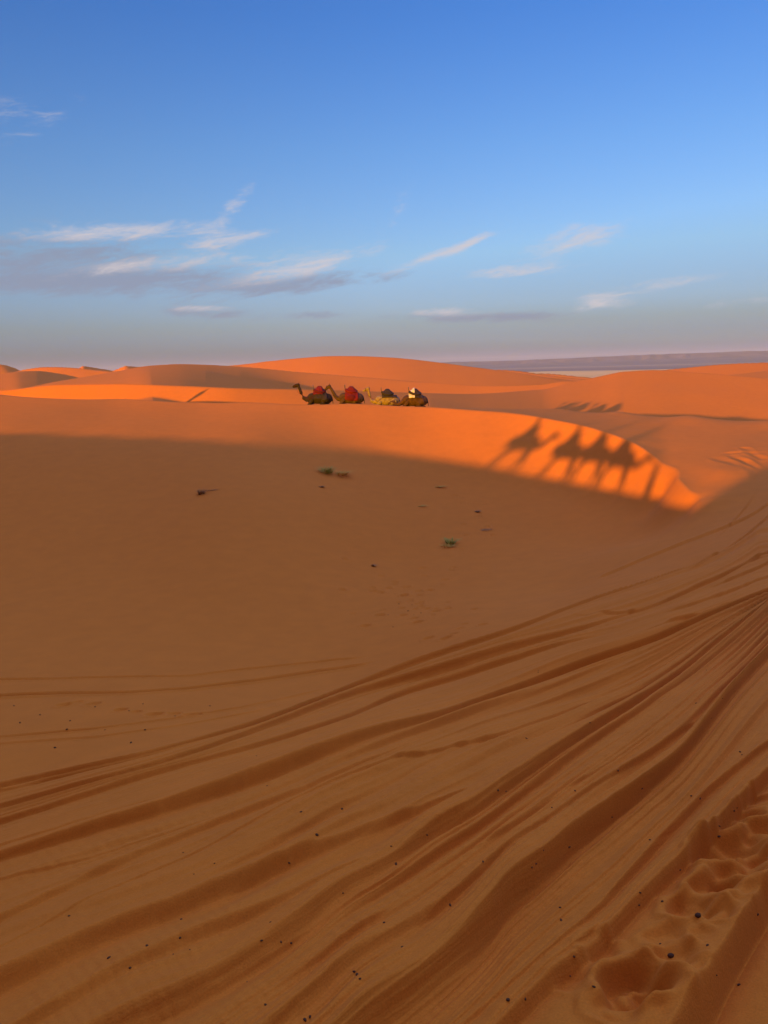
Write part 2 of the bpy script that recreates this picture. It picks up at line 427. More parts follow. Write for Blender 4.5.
for x0, y0, x1, y1, n in [(455, 488, 490, 535, 10), (430, 640, 480, 622, 6), (60, 702, 190, 716, 8), (480, 505, 440, 580, 8)]:
    for k in range(n):
        t = k / (n - 1)
        h = ground_hit(x0 + (x1 - x0) * t + random.uniform(-6, 6), y0 + (y1 - y0) * t + random.uniform(-3, 3))
        FW.append((h[0], h[1], random.uniform(.10, .16), .5))

def feet(X, Y):
    H = np.zeros_like(X)
    for fx, fy, r, dp in FW:
        m = (np.abs(X - fx) < 3 * r) & (np.abs(Y - fy) < 3 * r)
        if not m.any(): continue
        x, y = X[m] - fx, Y[m] - fy
        w = 1 + .14 * vnoise(x / r * 1.5 + fx * 9, y / r * 1.5 + fy * 9)
        d = np.hypot(x, y) / r * w
        pit = -(1 - sstep(.5, 1.08, d))
        rim = .34 * np.exp(-((d - 1.25) / .26) ** 2) * (1 + .5 * vnoise(x / r * 1.6 + fy, y / r * 1.6))
        # deeper toe at the far side
        H[m] += dp * r * .55 * (pit * (1 + .35 * y / r) + rim)
    return H

# faint double tracks across the bowl floor and the turning loop on the saddle: (points, width m, depth)
FAINT = [([(-60, 699), (0, 697), (60, 694), (128, 693), (190, 689), (250, 682), (310, 673), (352, 667), (385, 660)], .17, .10),
         ([(-60, 680), (0, 680), (60, 679), (128, 677), (190, 676), (230, 671), (300, 664), (350, 659), (375, 656)], .13, .065),
         ([(-60, 738), (0, 737), (90, 730), (180, 718), (240, 708), (300, 695), (345, 684)], .10, .05),
         ([(-60, 745), (0, 744), (100, 737), (190, 724), (250, 713), (320, 697)], .09, .035),
         ([(715, 447), (722, 456), (738, 466), (760, 475)], .5, .045), ([(730, 450), (738, 458), (752, 466), (768, 472)], .4, .045),
         ([(720, 446), (735, 450), (755, 455), (775, 458)], .5, .045), ([(725, 452), (745, 462), (764, 480), (768, 500)], .5, .045),
         ([(745, 447), (752, 456), (766, 462)], .4, .045), ([(755, 446), (762, 470), (757, 500), (745, 530)], .5, .045)]
FT = []
for pts, w, dp in FAINT:
    px = np.array(pts, float)
    seg = []
    for k in range(len(px) - 1):
        for t in np.linspace(0, 1, 6, endpoint=False):
            seg.append(px[k] * (1 - t) + px[k + 1] * t)
    W = [ground_hit(*s) for s in seg]
    FT.append((np.array([w_[:2] for w_ in W if w_ is not None]), w, dp))

def faint(X, Y):
    H = np.zeros_like(X)
    for P, w, dp in FT:
        lo, hi = P.min(0) - 1.5, P.max(0) + 1.5
        m = (X > lo[0]) & (X < hi[0]) & (Y > lo[1]) & (Y < hi[1])
        if not m.any(): continue
        x, y = X[m], Y[m]
        best = np.full(x.shape, 9.0); along = np.zeros_like(best)
        for k in range(len(P) - 1):
            a, b = P[k], P[k + 1]; ab = b - a
            t = np.clip(((x - a[0]) * ab[0] + (y - a[1]) * ab[1]) / (ab @ ab + 1e-9), 0, 1)
            d = np.hypot(x - a[0] - t * ab[0], y - a[1] - t * ab[1])
            u = d < best
            best[u] = d[u]; along[u] = k + t[u]
        n = len(P) - 1
        f = sstep(0, 5, along) * (1 - sstep(n - 6, n, along)) if n > 12 else 1
        f = f * (.8 + .3 * vnoise(along * .35, along * 0 + w * 50))
        e = best / (w * .5)
        H[m] += f * dp * (-np.exp(-e ** 2) + .45 * np.exp(-((e - 1.7) / .6) ** 2))
    return H

# ----------------------------------------------------------------- the sand sheet on a polar grid
fr = np.linspace(R(-31), R(31), 980)
side = []
a = R(31); st = R(.07)
while a < R(180):
    st = min(st * 1.09, R(2.0)); a += st; side.append(min(a, R(180)))
side = np.array(side[:-1])
AZ = np.concatenate([-side[::-1], fr, side])
AZ = np.concatenate([AZ, [R(180)]])
rows = [0.35]
while rows[-1] < 900:
    r = rows[-1]
    if r < 1.6: dr = .06
    elif r < 70: dr = min(max(r * r / 5000, .006), .14 if r > 22 else 1)
    elif r < 160: dr = .45
    else: dr = r * .006
    rows.append(r + dr)
RAD = np.array(rows)
X = RAD[:, None] * np.sin(AZ)[None]; Y = RAD[:, None] * np.cos(AZ)[None]
Z = base_height(X, Y)
nt = np.searchsorted(RAD, 32)
cm = np.abs(AZ) < R(60)
ci = np.where(cm)[0]
Ht, Ut, Mt = tracks(AZ[ci], RAD[:nt])
edge = 1 - sstep(R(45), R(60), np.abs(AZ[ci]))[None]
front = sstep(.5, 1.5, RAD[:nt])[:, None]
Z[:nt, ci] += Ht * edge * front
sub = np.ix_(np.arange(np.searchsorted(RAD, 60)), ci)
Z[sub] += feet(X[sub], Y[sub]) + faint(X[sub], Y[sub])
near = RAD < 75
Z[near] += (.003 * vnoise(X[near] / .55, Y[near] / .4) + .008 * vnoise(X[near] / 2.3, Y[near] / 1.7)) * sstep(1, 6, RAD[near])[:, None]
Z[near] += (.003 * vnoise(X[near] / .12, Y[near] / .12) + .0022 * vnoise(X[near] / .04 + 9, Y[near] / .04)) * (1 - sstep(5, 12, RAD[near]))[:, None]
me = grid_mesh('sand_ground', np.stack([X, Y, Z], -1))
uv = np.zeros((len(RAD), len(AZ), 3), np.float32)
uv[:nt, ci, 0] = Ut; uv[:nt, ci, 1] = AZ[ci][None]; uv[:nt, ci, 2] = Mt
at_ = me.attributes.new('track', 'FLOAT_VECTOR', 'POINT')
at_.data.foreach_set('vector', uv.reshape(-1))

def height_at(x, y):
    """height of the finished sheet (bilinear)"""
    r = math.hypot(x, y); a = math.atan2(x, y)
    i = min(max(np.searchsorted(RAD, r) - 1, 0), len(RAD) - 2); j = min(max(np.searchsorted(AZ, a) - 1, 0), len(AZ) - 2)
    u = (r - RAD[i]) / (RAD[i + 1] - RAD[i]); v = (a - AZ[j]) / (AZ[j + 1] - AZ[j])
    return float((Z[i, j] * (1 - v) + Z[i, j + 1] * v) * (1 - u) + (Z[i + 1, j] * (1 - v) + Z[i + 1, j + 1] * v) * u)

def on_ground(x, y):
    """world point where a pixel's sight line meets the finished near sheet"""
    d = ray(x, y)
    D = 0.8 * np.exp(np.linspace(0, math.log(90), 900))
    prev = None
    for t in D:
        p = d * (t / d[1])
        g = height_at(p[0], p[1]) - p[2]
        if g > 0:
            if prev is None: return p
            k = prev[1] / (prev[1] - g)
            q = prev[0] * (1 - k) + p * k
            q[2] = height_at(q[0], q[1])
            return q
        prev = (p, g)
    return None

# ----------------------------------------------------------------- materials
def new_mat(name):
    m = bpy.data.materials.new(name); m.use_nodes = True
    nt = m.node_tree
    return m, nt, nt.nodes['Principled BSDF']

def mathn(nt, op, a, b=None, clamp=False):
    n = nt.nodes.new('ShaderNodeMath'); n.operation = op; n.use_clamp = clamp
    for k, v in enumerate((a, b)):
        if v is None: continue
        if isinstance(v, (int, float)): n.inputs[k].default_value = v
        else: nt.links.new(v, n.inputs[k])
    return n.outputs[0]

def noise(nt, vec, scale, detail=4, rough=.55):
    n = nt.nodes.new('ShaderNodeTexNoise'); n.inputs['Scale'].default_value = scale
    n.inputs['Detail'].default_value = detail; n.inputs['Roughness'].default_value = rough
    if vec is not None: nt.links.new(vec, n.inputs['Vector'])
    return n.outputs['Fac']

def mixc(nt, fac, a, b, mode='MIX'):
    n = nt.nodes.new('ShaderNodeMix'); n.data_type = 'RGBA'; n.blend_type = mode
    if isinstance(fac, (int, float)): n.inputs[0].default_value = fac
    else: nt.links.new(fac, n.inputs[0])
    for k, v in ((6, a), (7, b)):
        if isinstance(v, tuple): n.inputs[k].default_value = (*v, 1)
        else: nt.links.new(v, n.inputs[k])
    return n.outputs[2]

def sand_material():
    m, nt, b = new_mat('orange_sand')
    geo = nt.nodes.new('ShaderNodeNewGeometry').outputs['Position']
    att = nt.nodes.new('ShaderNodeAttribute'); att.attribute_name = 'track'
    sep = nt.nodes.new('ShaderNodeSeparateXYZ'); nt.links.new(att.outputs['Vector'], sep.inputs[0])
    big = noise(nt, geo, .12, 3); mid = noise(nt, geo, 1.7, 5, .6); fine = noise(nt, geo, 90, 3, .6); grain = noise(nt, geo, 420, 1)
    c = mixc(nt, mathn(nt, 'MULTIPLY_ADD', big, 1.0), SAND_A, SAND_B)
    k = nt.nodes.new('ShaderNodeMapRange'); nt.links.new(mid, k.inputs[0]); k.inputs[1].default_value = .3; k.inputs[2].default_value = .7; k.inputs[3].default_value = .95; k.inputs[4].default_value = 1.04
    v = nt.nodes.new('ShaderNodeVectorMath'); v.operation = 'SCALE'; nt.links.new(c, v.inputs[0]); nt.links.new(k.outputs[0], v.inputs['Scale'])
    k2 = nt.nodes.new('ShaderNodeMapRange'); nt.links.new(fine, k2.inputs[0]); k2.inputs[1].default_value = .25; k2.inputs[2].default_value = .75; k2.inputs[3].default_value = .88; k2.inputs[4].default_value = 1.12
    v2 = nt.nodes.new('ShaderNodeVectorMath'); v2.operation = 'SCALE'; nt.links.new(v.outputs[0], v2.inputs[0]); nt.links.new(k2.outputs[0], v2.inputs['Scale'])
    nt.links.new(v2.outputs[0], b.inputs['Base Color'])
    b.inputs['Roughness'].default_value = .95
    b.inputs['Specular IOR Level'].default_value = .12
    # relief: grain, soft undulation and the tyre tread printed across the tracks
    tv = nt.nodes.new('ShaderNodeCombineXYZ')
    nt.links.new(mathn(nt, 'MULTIPLY', sep.outputs[0], 30.0), tv.inputs[0]); nt.links.new(mathn(nt, 'MULTIPLY', sep.outputs[1], 6.0), tv.inputs[1])
    streak = noise(nt, tv.outputs[0], 1.0, 4, .6)
    pt = nt.nodes.new('ShaderNodeCombineXYZ')
    nt.links.new(mathn(nt, 'MULTIPLY', sep.outputs[0], 2.2), pt.inputs[0]); nt.links.new(mathn(nt, 'MULTIPLY', sep.outputs[1], 1.5), pt.inputs[1])
    patch = mathn(nt, 'GREATER_THAN', noise(nt, pt.outputs[0], 1.0, 0), .56)
    wv = mathn(nt, 'SINE', mathn(nt, 'ADD', mathn(nt, 'MULTIPLY', sep.outputs[1], 380.0), mathn(nt, 'MULTIPLY', sep.outputs[0], 40.0)))
    tread = mathn(nt, 'MULTIPLY', mathn(nt, 'MULTIPLY', wv, patch), sep.outputs[2])
    h = mathn(nt, 'ADD', mathn(nt, 'MULTIPLY', fine, .004), mathn(nt, 'MULTIPLY', grain, .0012))
    h = mathn(nt, 'ADD', h, mathn(nt, 'MULTIPLY', mathn(nt, 'MULTIPLY', streak, sep.outputs[2]), .012))
    h = mathn(nt, 'ADD', h, mathn(nt, 'MULTIPLY', mathn(nt, 'MULTIPLY', tread, mid), .0028))
    bp = nt.nodes.new('ShaderNodeBump'); bp.inputs['Distance'].default_value = 1.0; bp.inputs['Strength'].default_value = .8
    nt.links.new(h, bp.inputs['Height']); nt.links.new(bp.outputs[0], b.inputs['Normal'])
    return m

SAND_A, SAND_B = (.62, .170, .0115), (.57, .150, .0088)
M_SAND = sand_material()
sand = link('sand_ground', me, [M_SAND]); tag(sand, kind='structure')

def simple_mat(name, col, rough=.85, var=.25, scale=6.0, bump=.0):
    m, nt, b = new_mat(name)
    tc = nt.nodes.new('ShaderNodeTexCoord').outputs['Object']
    f = noise(nt, tc, scale, 5, .6)
    lo = tuple(c * (1 - var) for c in col); hi = tuple(min(1, c * (1 + var)) for c in col)
    r = nt.nodes.new('ShaderNodeMapRange'); nt.links.new(f, r.inputs[0]); r.inputs[1].default_value = .3; r.inputs[2].default_value = .7
    nt.links.new(mixc(nt, r.outputs[0], lo, hi), b.inputs['Base Color'])
    b.inputs['Roughness'].default_value = rough; b.inputs['Specular IOR Level'].default_value = .2
    if bump:
        bp = nt.nodes.new('ShaderNodeBump'); bp.inputs['Distance'].default_value = bump
        nt.links.new(noise(nt, tc, scale * 8, 3), bp.inputs['Height']); nt.links.new(bp.outputs[0], b.inputs['Normal'])
    return m

# ----------------------------------------------------------------- gravel plain and the far escarpment
def sheet(name, rads, azs, zf, mats):
    x = rads[:, None] * np.sin(azs)[None]; y = rads[:, None] * np.cos(azs)[None]
    me = grid_mesh(name, np.stack([x, y, zf(x, y)], -1))
    return link(name, me, mats)

mp, nt_, b_ = new_mat('gravel_plain')
g_ = nt_.nodes.new('ShaderNodeNewGeometry').outputs['Position']
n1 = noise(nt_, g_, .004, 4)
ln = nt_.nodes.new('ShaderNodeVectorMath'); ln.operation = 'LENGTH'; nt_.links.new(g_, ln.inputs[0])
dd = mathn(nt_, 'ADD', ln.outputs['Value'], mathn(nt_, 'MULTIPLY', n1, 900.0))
rr = nt_.nodes.new('ShaderNodeValToRGB'); nt_.links.new(mathn(nt_, 'DIVIDE', dd, 8000.0), rr.inputs[0])  # pale band paints the sunlit strip of the plain into its colour
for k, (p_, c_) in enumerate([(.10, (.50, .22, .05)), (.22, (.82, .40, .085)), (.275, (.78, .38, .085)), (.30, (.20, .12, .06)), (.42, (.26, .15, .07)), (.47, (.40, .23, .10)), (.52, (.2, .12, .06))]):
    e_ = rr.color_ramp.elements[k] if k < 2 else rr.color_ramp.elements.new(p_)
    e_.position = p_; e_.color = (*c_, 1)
nt_.links.new(rr.outputs[0], b_.inputs['Base Color']); b_.inputs['Roughness'].default_value = 1
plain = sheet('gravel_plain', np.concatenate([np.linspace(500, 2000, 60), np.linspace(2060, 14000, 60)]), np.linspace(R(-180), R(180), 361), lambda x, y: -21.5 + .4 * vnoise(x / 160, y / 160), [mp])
tag(plain, kind='structure')

hp = [(300, 366.5), (420, 364.5), (450, 362.0), (490, 361.2), (520, 360.2), (560, 358.6), (600, 356.8), (650, 354.6), (700, 353.0), (740, 351.4), (768, 350.6), (860, 346.5), (1000, 342), (1200, 345)]
HD = 6200.0
hw = np.array([at(x, y, HD) for x, y in hp])
ha, hr, hz = np.arctan2(hw[:, 0], hw[:, 1]), np.hypot(hw[:, 0], hw[:, 1]), hw[:, 2]
azs = np.linspace(ha[0], ha[-1] + .1, 700)
top = pchip(azs, ha, hz) + 1.5 * vnoise(azs * 90, azs * 0) + .6 * vnoise(azs * 300, azs * 0)
rads = np.linspace(4300, 9000, 90)
RR, AA = np.meshgrid(rads, azs, indexing='ij')
k = np.clip((RR - 4300) / (pchip(AA, ha, hr) - 4300), 0, 1)
prof = .10 * sstep(0, .35, k) + .25 * sstep(.3, .7, k) + .65 * sstep(.72 , .99, k + .04 * vnoise(AA * 120, RR / 400))
zz = -24 + (top[None] + 24) * prof + prof * (1 - prof) * 5 * vnoise(AA * 160, RR / 500)
mh = simple_mat('escarpment_rock', (.19, .125, .075), 1.0, .3, .004)
hills = link('distant_hills', grid_mesh('distant_hills', np.stack([RR * np.sin(AA), RR * np.cos(AA), zz], -1)), [mh]); tag(hills, kind='structure')

# ----------------------------------------------------------------- sky
def build_world():
    w = bpy.data.worlds.new('World'); SC.world = w; w.use_nodes = True
    nt = w.node_tree; bg = nt.nodes['Background']
    sk = nt.nodes.new('ShaderNodeTexSky'); sk.sky_type = 'NISHITA'; sk.sun_disc = False
    sk.sun_elevation = SUN_EL; sk.sun_rotation = SUN_AZ
    tc = nt.nodes.new('ShaderNodeTexCoord').outputs['Generated']
    sp = nt.nodes.new('ShaderNodeSeparateXYZ'); nt.links.new(tc, sp.inputs[0])
    el = mathn(nt, 'MULTIPLY', mathn(nt, 'ARCSINE', sp.outputs[2]), 180 / math.pi)
    az = mathn(nt, 'MULTIPLY', mathn(nt, 'ARCTAN2', sp.outputs[0], sp.outputs[1]), 180 / math.pi)
    # tint by elevation (dust near the horizon, blue above, overhead brightened for ground light)
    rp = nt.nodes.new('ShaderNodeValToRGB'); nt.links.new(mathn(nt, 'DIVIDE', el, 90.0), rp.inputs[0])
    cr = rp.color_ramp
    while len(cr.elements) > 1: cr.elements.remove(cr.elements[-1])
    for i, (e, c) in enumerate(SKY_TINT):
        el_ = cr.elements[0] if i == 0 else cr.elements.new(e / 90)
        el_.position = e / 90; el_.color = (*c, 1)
    # glow round the sun capped and unseen half-sky reddened to darken camera-facing rut walls
    sr = nt.nodes.new('ShaderNodeSeparateColor'); nt.links.new(sk.outputs[0], sr.inputs[0])
    mx = mathn(nt, 'MAXIMUM', mathn(nt, 'MAXIMUM', sr.outputs[0], sr.outputs[1]), sr.outputs[2])
    kk = mathn(nt, 'MINIMUM', mathn(nt, 'DIVIDE', 3.2, mathn(nt, 'MAXIMUM', mx, .01)), 1.0)
    vv = nt.nodes.new('ShaderNodeVectorMath'); vv.operation = 'SCALE'; nt.links.new(sk.outputs[0], vv.inputs[0]); nt.links.new(kk, vv.inputs['Scale'])
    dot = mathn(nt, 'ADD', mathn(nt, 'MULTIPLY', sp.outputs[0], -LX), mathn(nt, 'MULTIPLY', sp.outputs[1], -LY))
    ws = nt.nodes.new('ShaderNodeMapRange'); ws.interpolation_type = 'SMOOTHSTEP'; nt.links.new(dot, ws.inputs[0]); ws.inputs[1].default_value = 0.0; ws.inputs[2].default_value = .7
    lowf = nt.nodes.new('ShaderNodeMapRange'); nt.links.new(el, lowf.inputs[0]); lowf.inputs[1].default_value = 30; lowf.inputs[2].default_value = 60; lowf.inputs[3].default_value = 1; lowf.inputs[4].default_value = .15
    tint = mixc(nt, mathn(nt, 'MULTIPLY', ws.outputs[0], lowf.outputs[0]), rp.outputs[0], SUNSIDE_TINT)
    # added brightening of unseen upper sky, strongest opposite the sun, lights the rut tops
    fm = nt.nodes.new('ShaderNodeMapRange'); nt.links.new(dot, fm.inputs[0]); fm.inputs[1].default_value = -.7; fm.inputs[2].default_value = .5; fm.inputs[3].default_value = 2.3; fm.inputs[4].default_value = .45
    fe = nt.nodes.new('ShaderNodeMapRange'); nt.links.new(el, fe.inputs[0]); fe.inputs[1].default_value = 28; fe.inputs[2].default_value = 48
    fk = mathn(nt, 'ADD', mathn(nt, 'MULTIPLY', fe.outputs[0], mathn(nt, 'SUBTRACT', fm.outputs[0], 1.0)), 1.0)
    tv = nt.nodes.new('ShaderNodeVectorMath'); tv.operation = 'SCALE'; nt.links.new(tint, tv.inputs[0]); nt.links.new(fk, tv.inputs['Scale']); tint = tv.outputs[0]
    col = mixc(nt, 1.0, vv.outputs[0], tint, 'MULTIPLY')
    # clouds: a set of wisps given by azimuth, elevation, half sizes, tilt, weight
    cv = nt.nodes.new('ShaderNodeCombineXYZ')
    nt.links.new(mathn(nt, 'MULTIPLY', az, .20), cv.inputs[0]); nt.links.new(mathn(nt, 'ADD', mathn(nt, 'MULTIPLY', el, .85), mathn(nt, 'MULTIPLY', az, -.13)), cv.inputs[1])
    n = noise(nt, cv.outputs[0], 1.5, 9, .66)
    n2 = noise(nt, cv.outputs[0], 6.0, 8, .7)
    n.node.inputs['Distortion'].default_value = .5; n2.node.inputs['Distortion'].default_value = .35
    tex = mathn(nt, 'ADD', mathn(nt, 'MULTIPLY', n, .7), mathn(nt, 'MULTIPLY', n2, .3))
    wl, wd = None, None
    for (px, py, sx, sy, tilt, wgt, dark) in CLOUDS:
        d = ray(px, py); d = d / np.linalg.norm(d)
        a0 = math.degrees(math.atan2(d[0], d[1])); e0 = math.degrees(math.asin(d[2]))
        da = mathn(nt, 'SUBTRACT', az, a0); de = mathn(nt, 'SUBTRACT', el, e0)
        c, s = math.cos(R(tilt)), math.sin(R(tilt))
        k = 57.3 / F
        u = mathn(nt, 'ADD', mathn(nt, 'MULTIPLY', da, c / (sx * k)), mathn(nt, 'MULTIPLY', de, s / (sx * k)))
        v = mathn(nt, 'ADD', mathn(nt, 'MULTIPLY', da, -s / (sy * k)), mathn(nt, 'MULTIPLY', de, c / (sy * k)))
        q = mathn(nt, 'ADD', mathn(nt, 'MULTIPLY', u, u), mathn(nt, 'MULTIPLY', v, v))
        g = mathn(nt, 'MULTIPLY', mathn(nt, 'POWER', 2.718, mathn(nt, 'MULTIPLY', q, -.8)), wgt)
        if dark: wd = g if wd is None else mathn(nt, 'ADD', wd, g)
        else: wl = g if wl is None else mathn(nt, 'ADD', wl, g)
    def cover(wsum, lo, hi):
        r = nt.nodes.new('ShaderNodeMapRange'); r.interpolation_type = 'SMOOTHSTEP'
        nt.links.new(mathn(nt, 'ADD', mathn(nt, 'MULTIPLY', tex, 2.3), mathn(nt, 'SUBTRACT', wsum, 1.45)), r.inputs[0])
        r.inputs[1].default_value = lo; r.inputs[2].default_value = hi
        return mathn(nt, 'MULTIPLY', r.outputs[0], mathn(nt, 'MINIMUM', mathn(nt, 'MULTIPLY', wsum, 2.2), 1.0))
    col = mixc(nt, mathn(nt, 'MULTIPLY', cover(wd, .0, .75), .75), col, CLOUD_DARK)
    col = mixc(nt, mathn(nt, 'MULTIPLY', cover(wl, .0, .95), .9), col, CLOUD_LIGHT)
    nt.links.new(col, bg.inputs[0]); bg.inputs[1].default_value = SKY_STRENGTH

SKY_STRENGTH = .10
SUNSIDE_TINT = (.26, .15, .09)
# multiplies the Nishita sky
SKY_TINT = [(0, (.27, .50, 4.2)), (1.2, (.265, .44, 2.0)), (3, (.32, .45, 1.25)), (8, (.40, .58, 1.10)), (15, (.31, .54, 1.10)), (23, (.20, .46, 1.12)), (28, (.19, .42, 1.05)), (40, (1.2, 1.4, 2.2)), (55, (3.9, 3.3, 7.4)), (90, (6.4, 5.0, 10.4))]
CLOUD_LIGHT = (2.15, 1.98, 2.08); CLOUD_DARK = (.90, .97, 1.32)
# x, y, half width px, half height px, tilt, weight, dark?
CLOUDS = [(40, 258, 150, 24, 3, .8, 1), (130, 282, 140, 10, 2, .75, 1), (290, 287, 110, 8, 5, .8, 1), (490, 317, 100, 6, -2, .9, 1), (215, 314, 45, 6, -3, .85, 1), (315, 315, 28, 4, 0, .6, 1), (20, 116, 50, 22, 8, .3, 1),
          (110, 232, 80, 9, 4, .95, 0), (235, 238, 45, 6, 10, .75, 0), (160, 264, 110, 8, 5, .75, 0), (270, 272, 90, 8, 12, .6, 0), (310, 270, 60, 8, 14, .5, 0), (435, 255, 60, 5, 17, .85, 0), (470, 243, 20, 4, 27, .5, 0), (578, 238, 44, 13, 8, .9, 0),
          (512, 271, 50, 6, 2, .8, 0), (600, 303, 28, 7, 4, .9, 0), (660, 284, 55, 6, 4, .6, 0), (450, 312, 55, 5, -1, .8, 0), (205, 309, 30, 4, -2, .75, 0), (232, 205, 36, 9, 42, .55, 0), (24, 118, 60, 22, 14, .44, 0), (400, 205, 32, 9, 60, .42, 0), (745, 302, 55, 5, 2, .55, 0)]
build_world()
hm = bpy.data.materials.new('haze'); hm.use_nodes = True
hn = hm.node_tree; hn.nodes.remove(hn.nodes['Principled BSDF'])
pv = hn.nodes.new('ShaderNodeVolumePrincipled'); pv.inputs['Color'].default_value = (.80, .82, .87, 1); pv.inputs['Density'].default_value = .5e-4; pv.inputs['Anisotropy'].default_value = 0.0
hn.links.new(pv.outputs[0], hn.nodes['Material Output'].inputs['Volume'])
bm = bmesh.new(); bmesh.ops.create_cube(bm, size=1)
bmesh.ops.scale(bm, vec=(29000, 29000, 130 + 27), verts=bm.verts); bmesh.ops.translate(bm, vec=(0, 0, (130 - 27) / 2), verts=bm.verts)
hme = bpy.data.meshes.new('haze'); bm.to_mesh(hme); bm.free()
tag(link('haze', hme, [hm]), kind='stuff')

sl = bpy.data.lights.new('sun', 'SUN'); sl.energy = 3.4; sl.angle = R(.53); sl.color = (1.0, .52, .0)
so = bpy.data.objects.new('sun', sl); COL.objects.link(so)
sd = Vector((-LX * math.cos(SUN_EL), -LY * math.cos(SUN_EL), math.sin(SUN_EL)))
so.rotation_euler = sd.to_track_quat('Z', 'Y').to_euler(); so.location = sd * 60

# ----------------------------------------------------------------- solid-body modelling: tubes and ellipsoids fused into one skin
from mathutils.bvhtree import BVHTree

def b_tube(bm, pts, seg=10):
    """tapered tube through (x, y, z, r) points with rounded ends"""
    P = [Vector(p[:3]) for p in pts]; rr = [p[3] for p in pts]
    rings = []
    n = len(P)
    up0 = Vector((0, 0, 1))
    for i in range(n):
        t = (P[min(i + 1, n - 1)] - P[max(i - 1, 0)]).normalized()
        a = t.cross(up0 if abs(t.z) < .9 else Vector((1, 0, 0))).normalized(); b = t.cross(a)
        def ring(c, r):
            return [bm.verts.new(c + (a * math.cos(2 * math.pi * k / seg) + b * math.sin(2 * math.pi * k / seg)) * r) for k in range(seg)]
        if i == 0:
            rings.append(ring(P[i] - t * rr[i] * .8, rr[i] * .5))
        rings.append(ring(P[i], rr[i]))
        if i == n - 1:
            rings.append(ring(P[i] + t * rr[i] * .8, rr[i] * .5))
    for A, B in zip(rings, rings[1:]):
        for k in range(seg):
            bm.faces.new((A[k], A[(k + 1) % seg], B[(k + 1) % seg], B[k]))
    bm.faces.new(rings[0][::-1]); bm.faces.new(rings[-1])

def b_ball(bm, c, r, rot=0.0, sub=2):
    m = Matrix.Translation(c) @ Matrix.Rotation(rot, 4, 'Y') @ Matrix.Diagonal((*r, 1))
    bmesh.ops.create_icosphere(bm, subdivisions=sub + 1, radius=1, matrix=m)

def fuse(bm, name, voxel, its=4):
    """one continuous skin from overlapping solids"""
    me = bpy.data.meshes.new(name); bmesh.ops.recalc_face_normals(bm, faces=bm.faces); bm.to_mesh(me); bm.free()
    o = bpy.data.objects.new(name, me); COL.objects.link(o)
    m = o.modifiers.new('r', 'REMESH'); m.mode = 'VOXEL'; m.voxel_size = voxel; m.use_smooth_shade = True
    s = o.modifiers.new('s', 'SMOOTH'); s.factor = .5; s.iterations = its
    dg = bpy.context.evaluated_depsgraph_get()
    out = bpy.data.meshes.new_from_object(o.evaluated_get(dg))
    bpy.data.objects.remove(o); bpy.data.meshes.remove(me)
    out.name = name; smooth(out)
    return out

def empty(name, loc, rz=0.0):
    o = bpy.data.objects.new(name, None); COL.objects.link(o)
    o.location = loc; o.rotation_euler = (0, 0, rz); o.empty_display_size = .2
    return o

def drape(body, x0, x1, a0, a1, zc, off=.03, thick=.035, nx=14, na=26, flare=.0, name='cloth'):
    """cloth laid over a body: cast inwards on the body, lifted off it, given thickness"""
    bv = BVHTree.FromPolygons([v.co for v in body.vertices], [tuple(p.vertices) for p in body.polygons])
    bm = bmesh.new(); L = []
    for lay in (off + thick, off):
        g = []
        for i in range(nx + 1):
            x = x0 + (x1 - x0) * i / nx; row = []
            for k in range(na + 1):
                a = R(a0 + (a1 - a0) * k / na)
                d = Vector((0, math.sin(a), math.cos(a)))
                h = bv.ray_cast(Vector((x, 0, zc)) + d * 3, -d)
                q = (h[0] if h[0] is not None else Vector((x, 0, zc)) + d * .3) + d * lay
                w = .012 * math.sin(x * 23 + a * 3) + .01 * math.sin(a * 9 + x * 5)
                row.append(bm.verts.new(q + d * w))
            g.append(row)
        L.append(g)
    for s, g in enumerate(L):
        for i in range(nx):
            for k in range(na):
                f = (g[i][k], g[i + 1][k], g[i + 1][k + 1], g[i][k + 1])
                bm.faces.new(f if s else f[::-1])
    A, B = L
    for i in range(nx):
        for k in (0, na):
            bm.faces.new((A[i][k], A[i + 1][k], B[i + 1][k], B[i][k]))
    for k in range(na):
        for i in (0, nx):
            bm.faces.new((A[i][k], A[i][k + 1], B[i][k + 1], B[i][k]))
    bmesh.ops.recalc_face_normals(bm, faces=bm.faces)
    me = bpy.data.meshes.new(name); bm.to_mesh(me); bm.free(); smooth(me)
    return me

def hump_pad(zc, rx, ry, r, name='saddle_pad'):
    """stuffed roll round the hump"""
    bm = bmesh.new(); n = 26; pts = []
    for k in range(n + 1):
        a = 2 * math.pi * k / n
        pts.append((rx * math.cos(a) - .05, ry * math.sin(a), zc + .05 * math.cos(2 * a) + .06 * math.cos(a), r * (1 + .08 * math.sin(5 * a))))
    b_tube(bm, pts, 10)
    return fuse(bm, name, .025, 3)

def handle_mesh(zc, x=.42):
    bm = bmesh.new()
    b_tube(bm, [(x, -.16, zc - .12, .018), (x + .02, -.16, zc + .22, .018), (x + .02, -.13, zc + .25, .018), (x + .02, .13, zc + .25, .018), (x + .02, .16, zc + .22, .018), (x, .16, zc - .12, .018)], 8)
    me = bpy.data.meshes.new('handle'); bmesh.ops.recalc_face_normals(bm, faces=bm.faces); bm.to_mesh(me); bm.free(); smooth(me)
    return me

def saddlebag_mesh(side, z, w=.5, h=.5, name='saddlebag'):
    bm = bmesh.new()
    b_ball(bm, (-.05, side * .47, z), (w * .5, .13, h * .5)); b_ball(bm, (-.05, side * .50, z - h * .12), (w * .46, .13, h * .36))
    return fuse(bm, name, .03, 4)

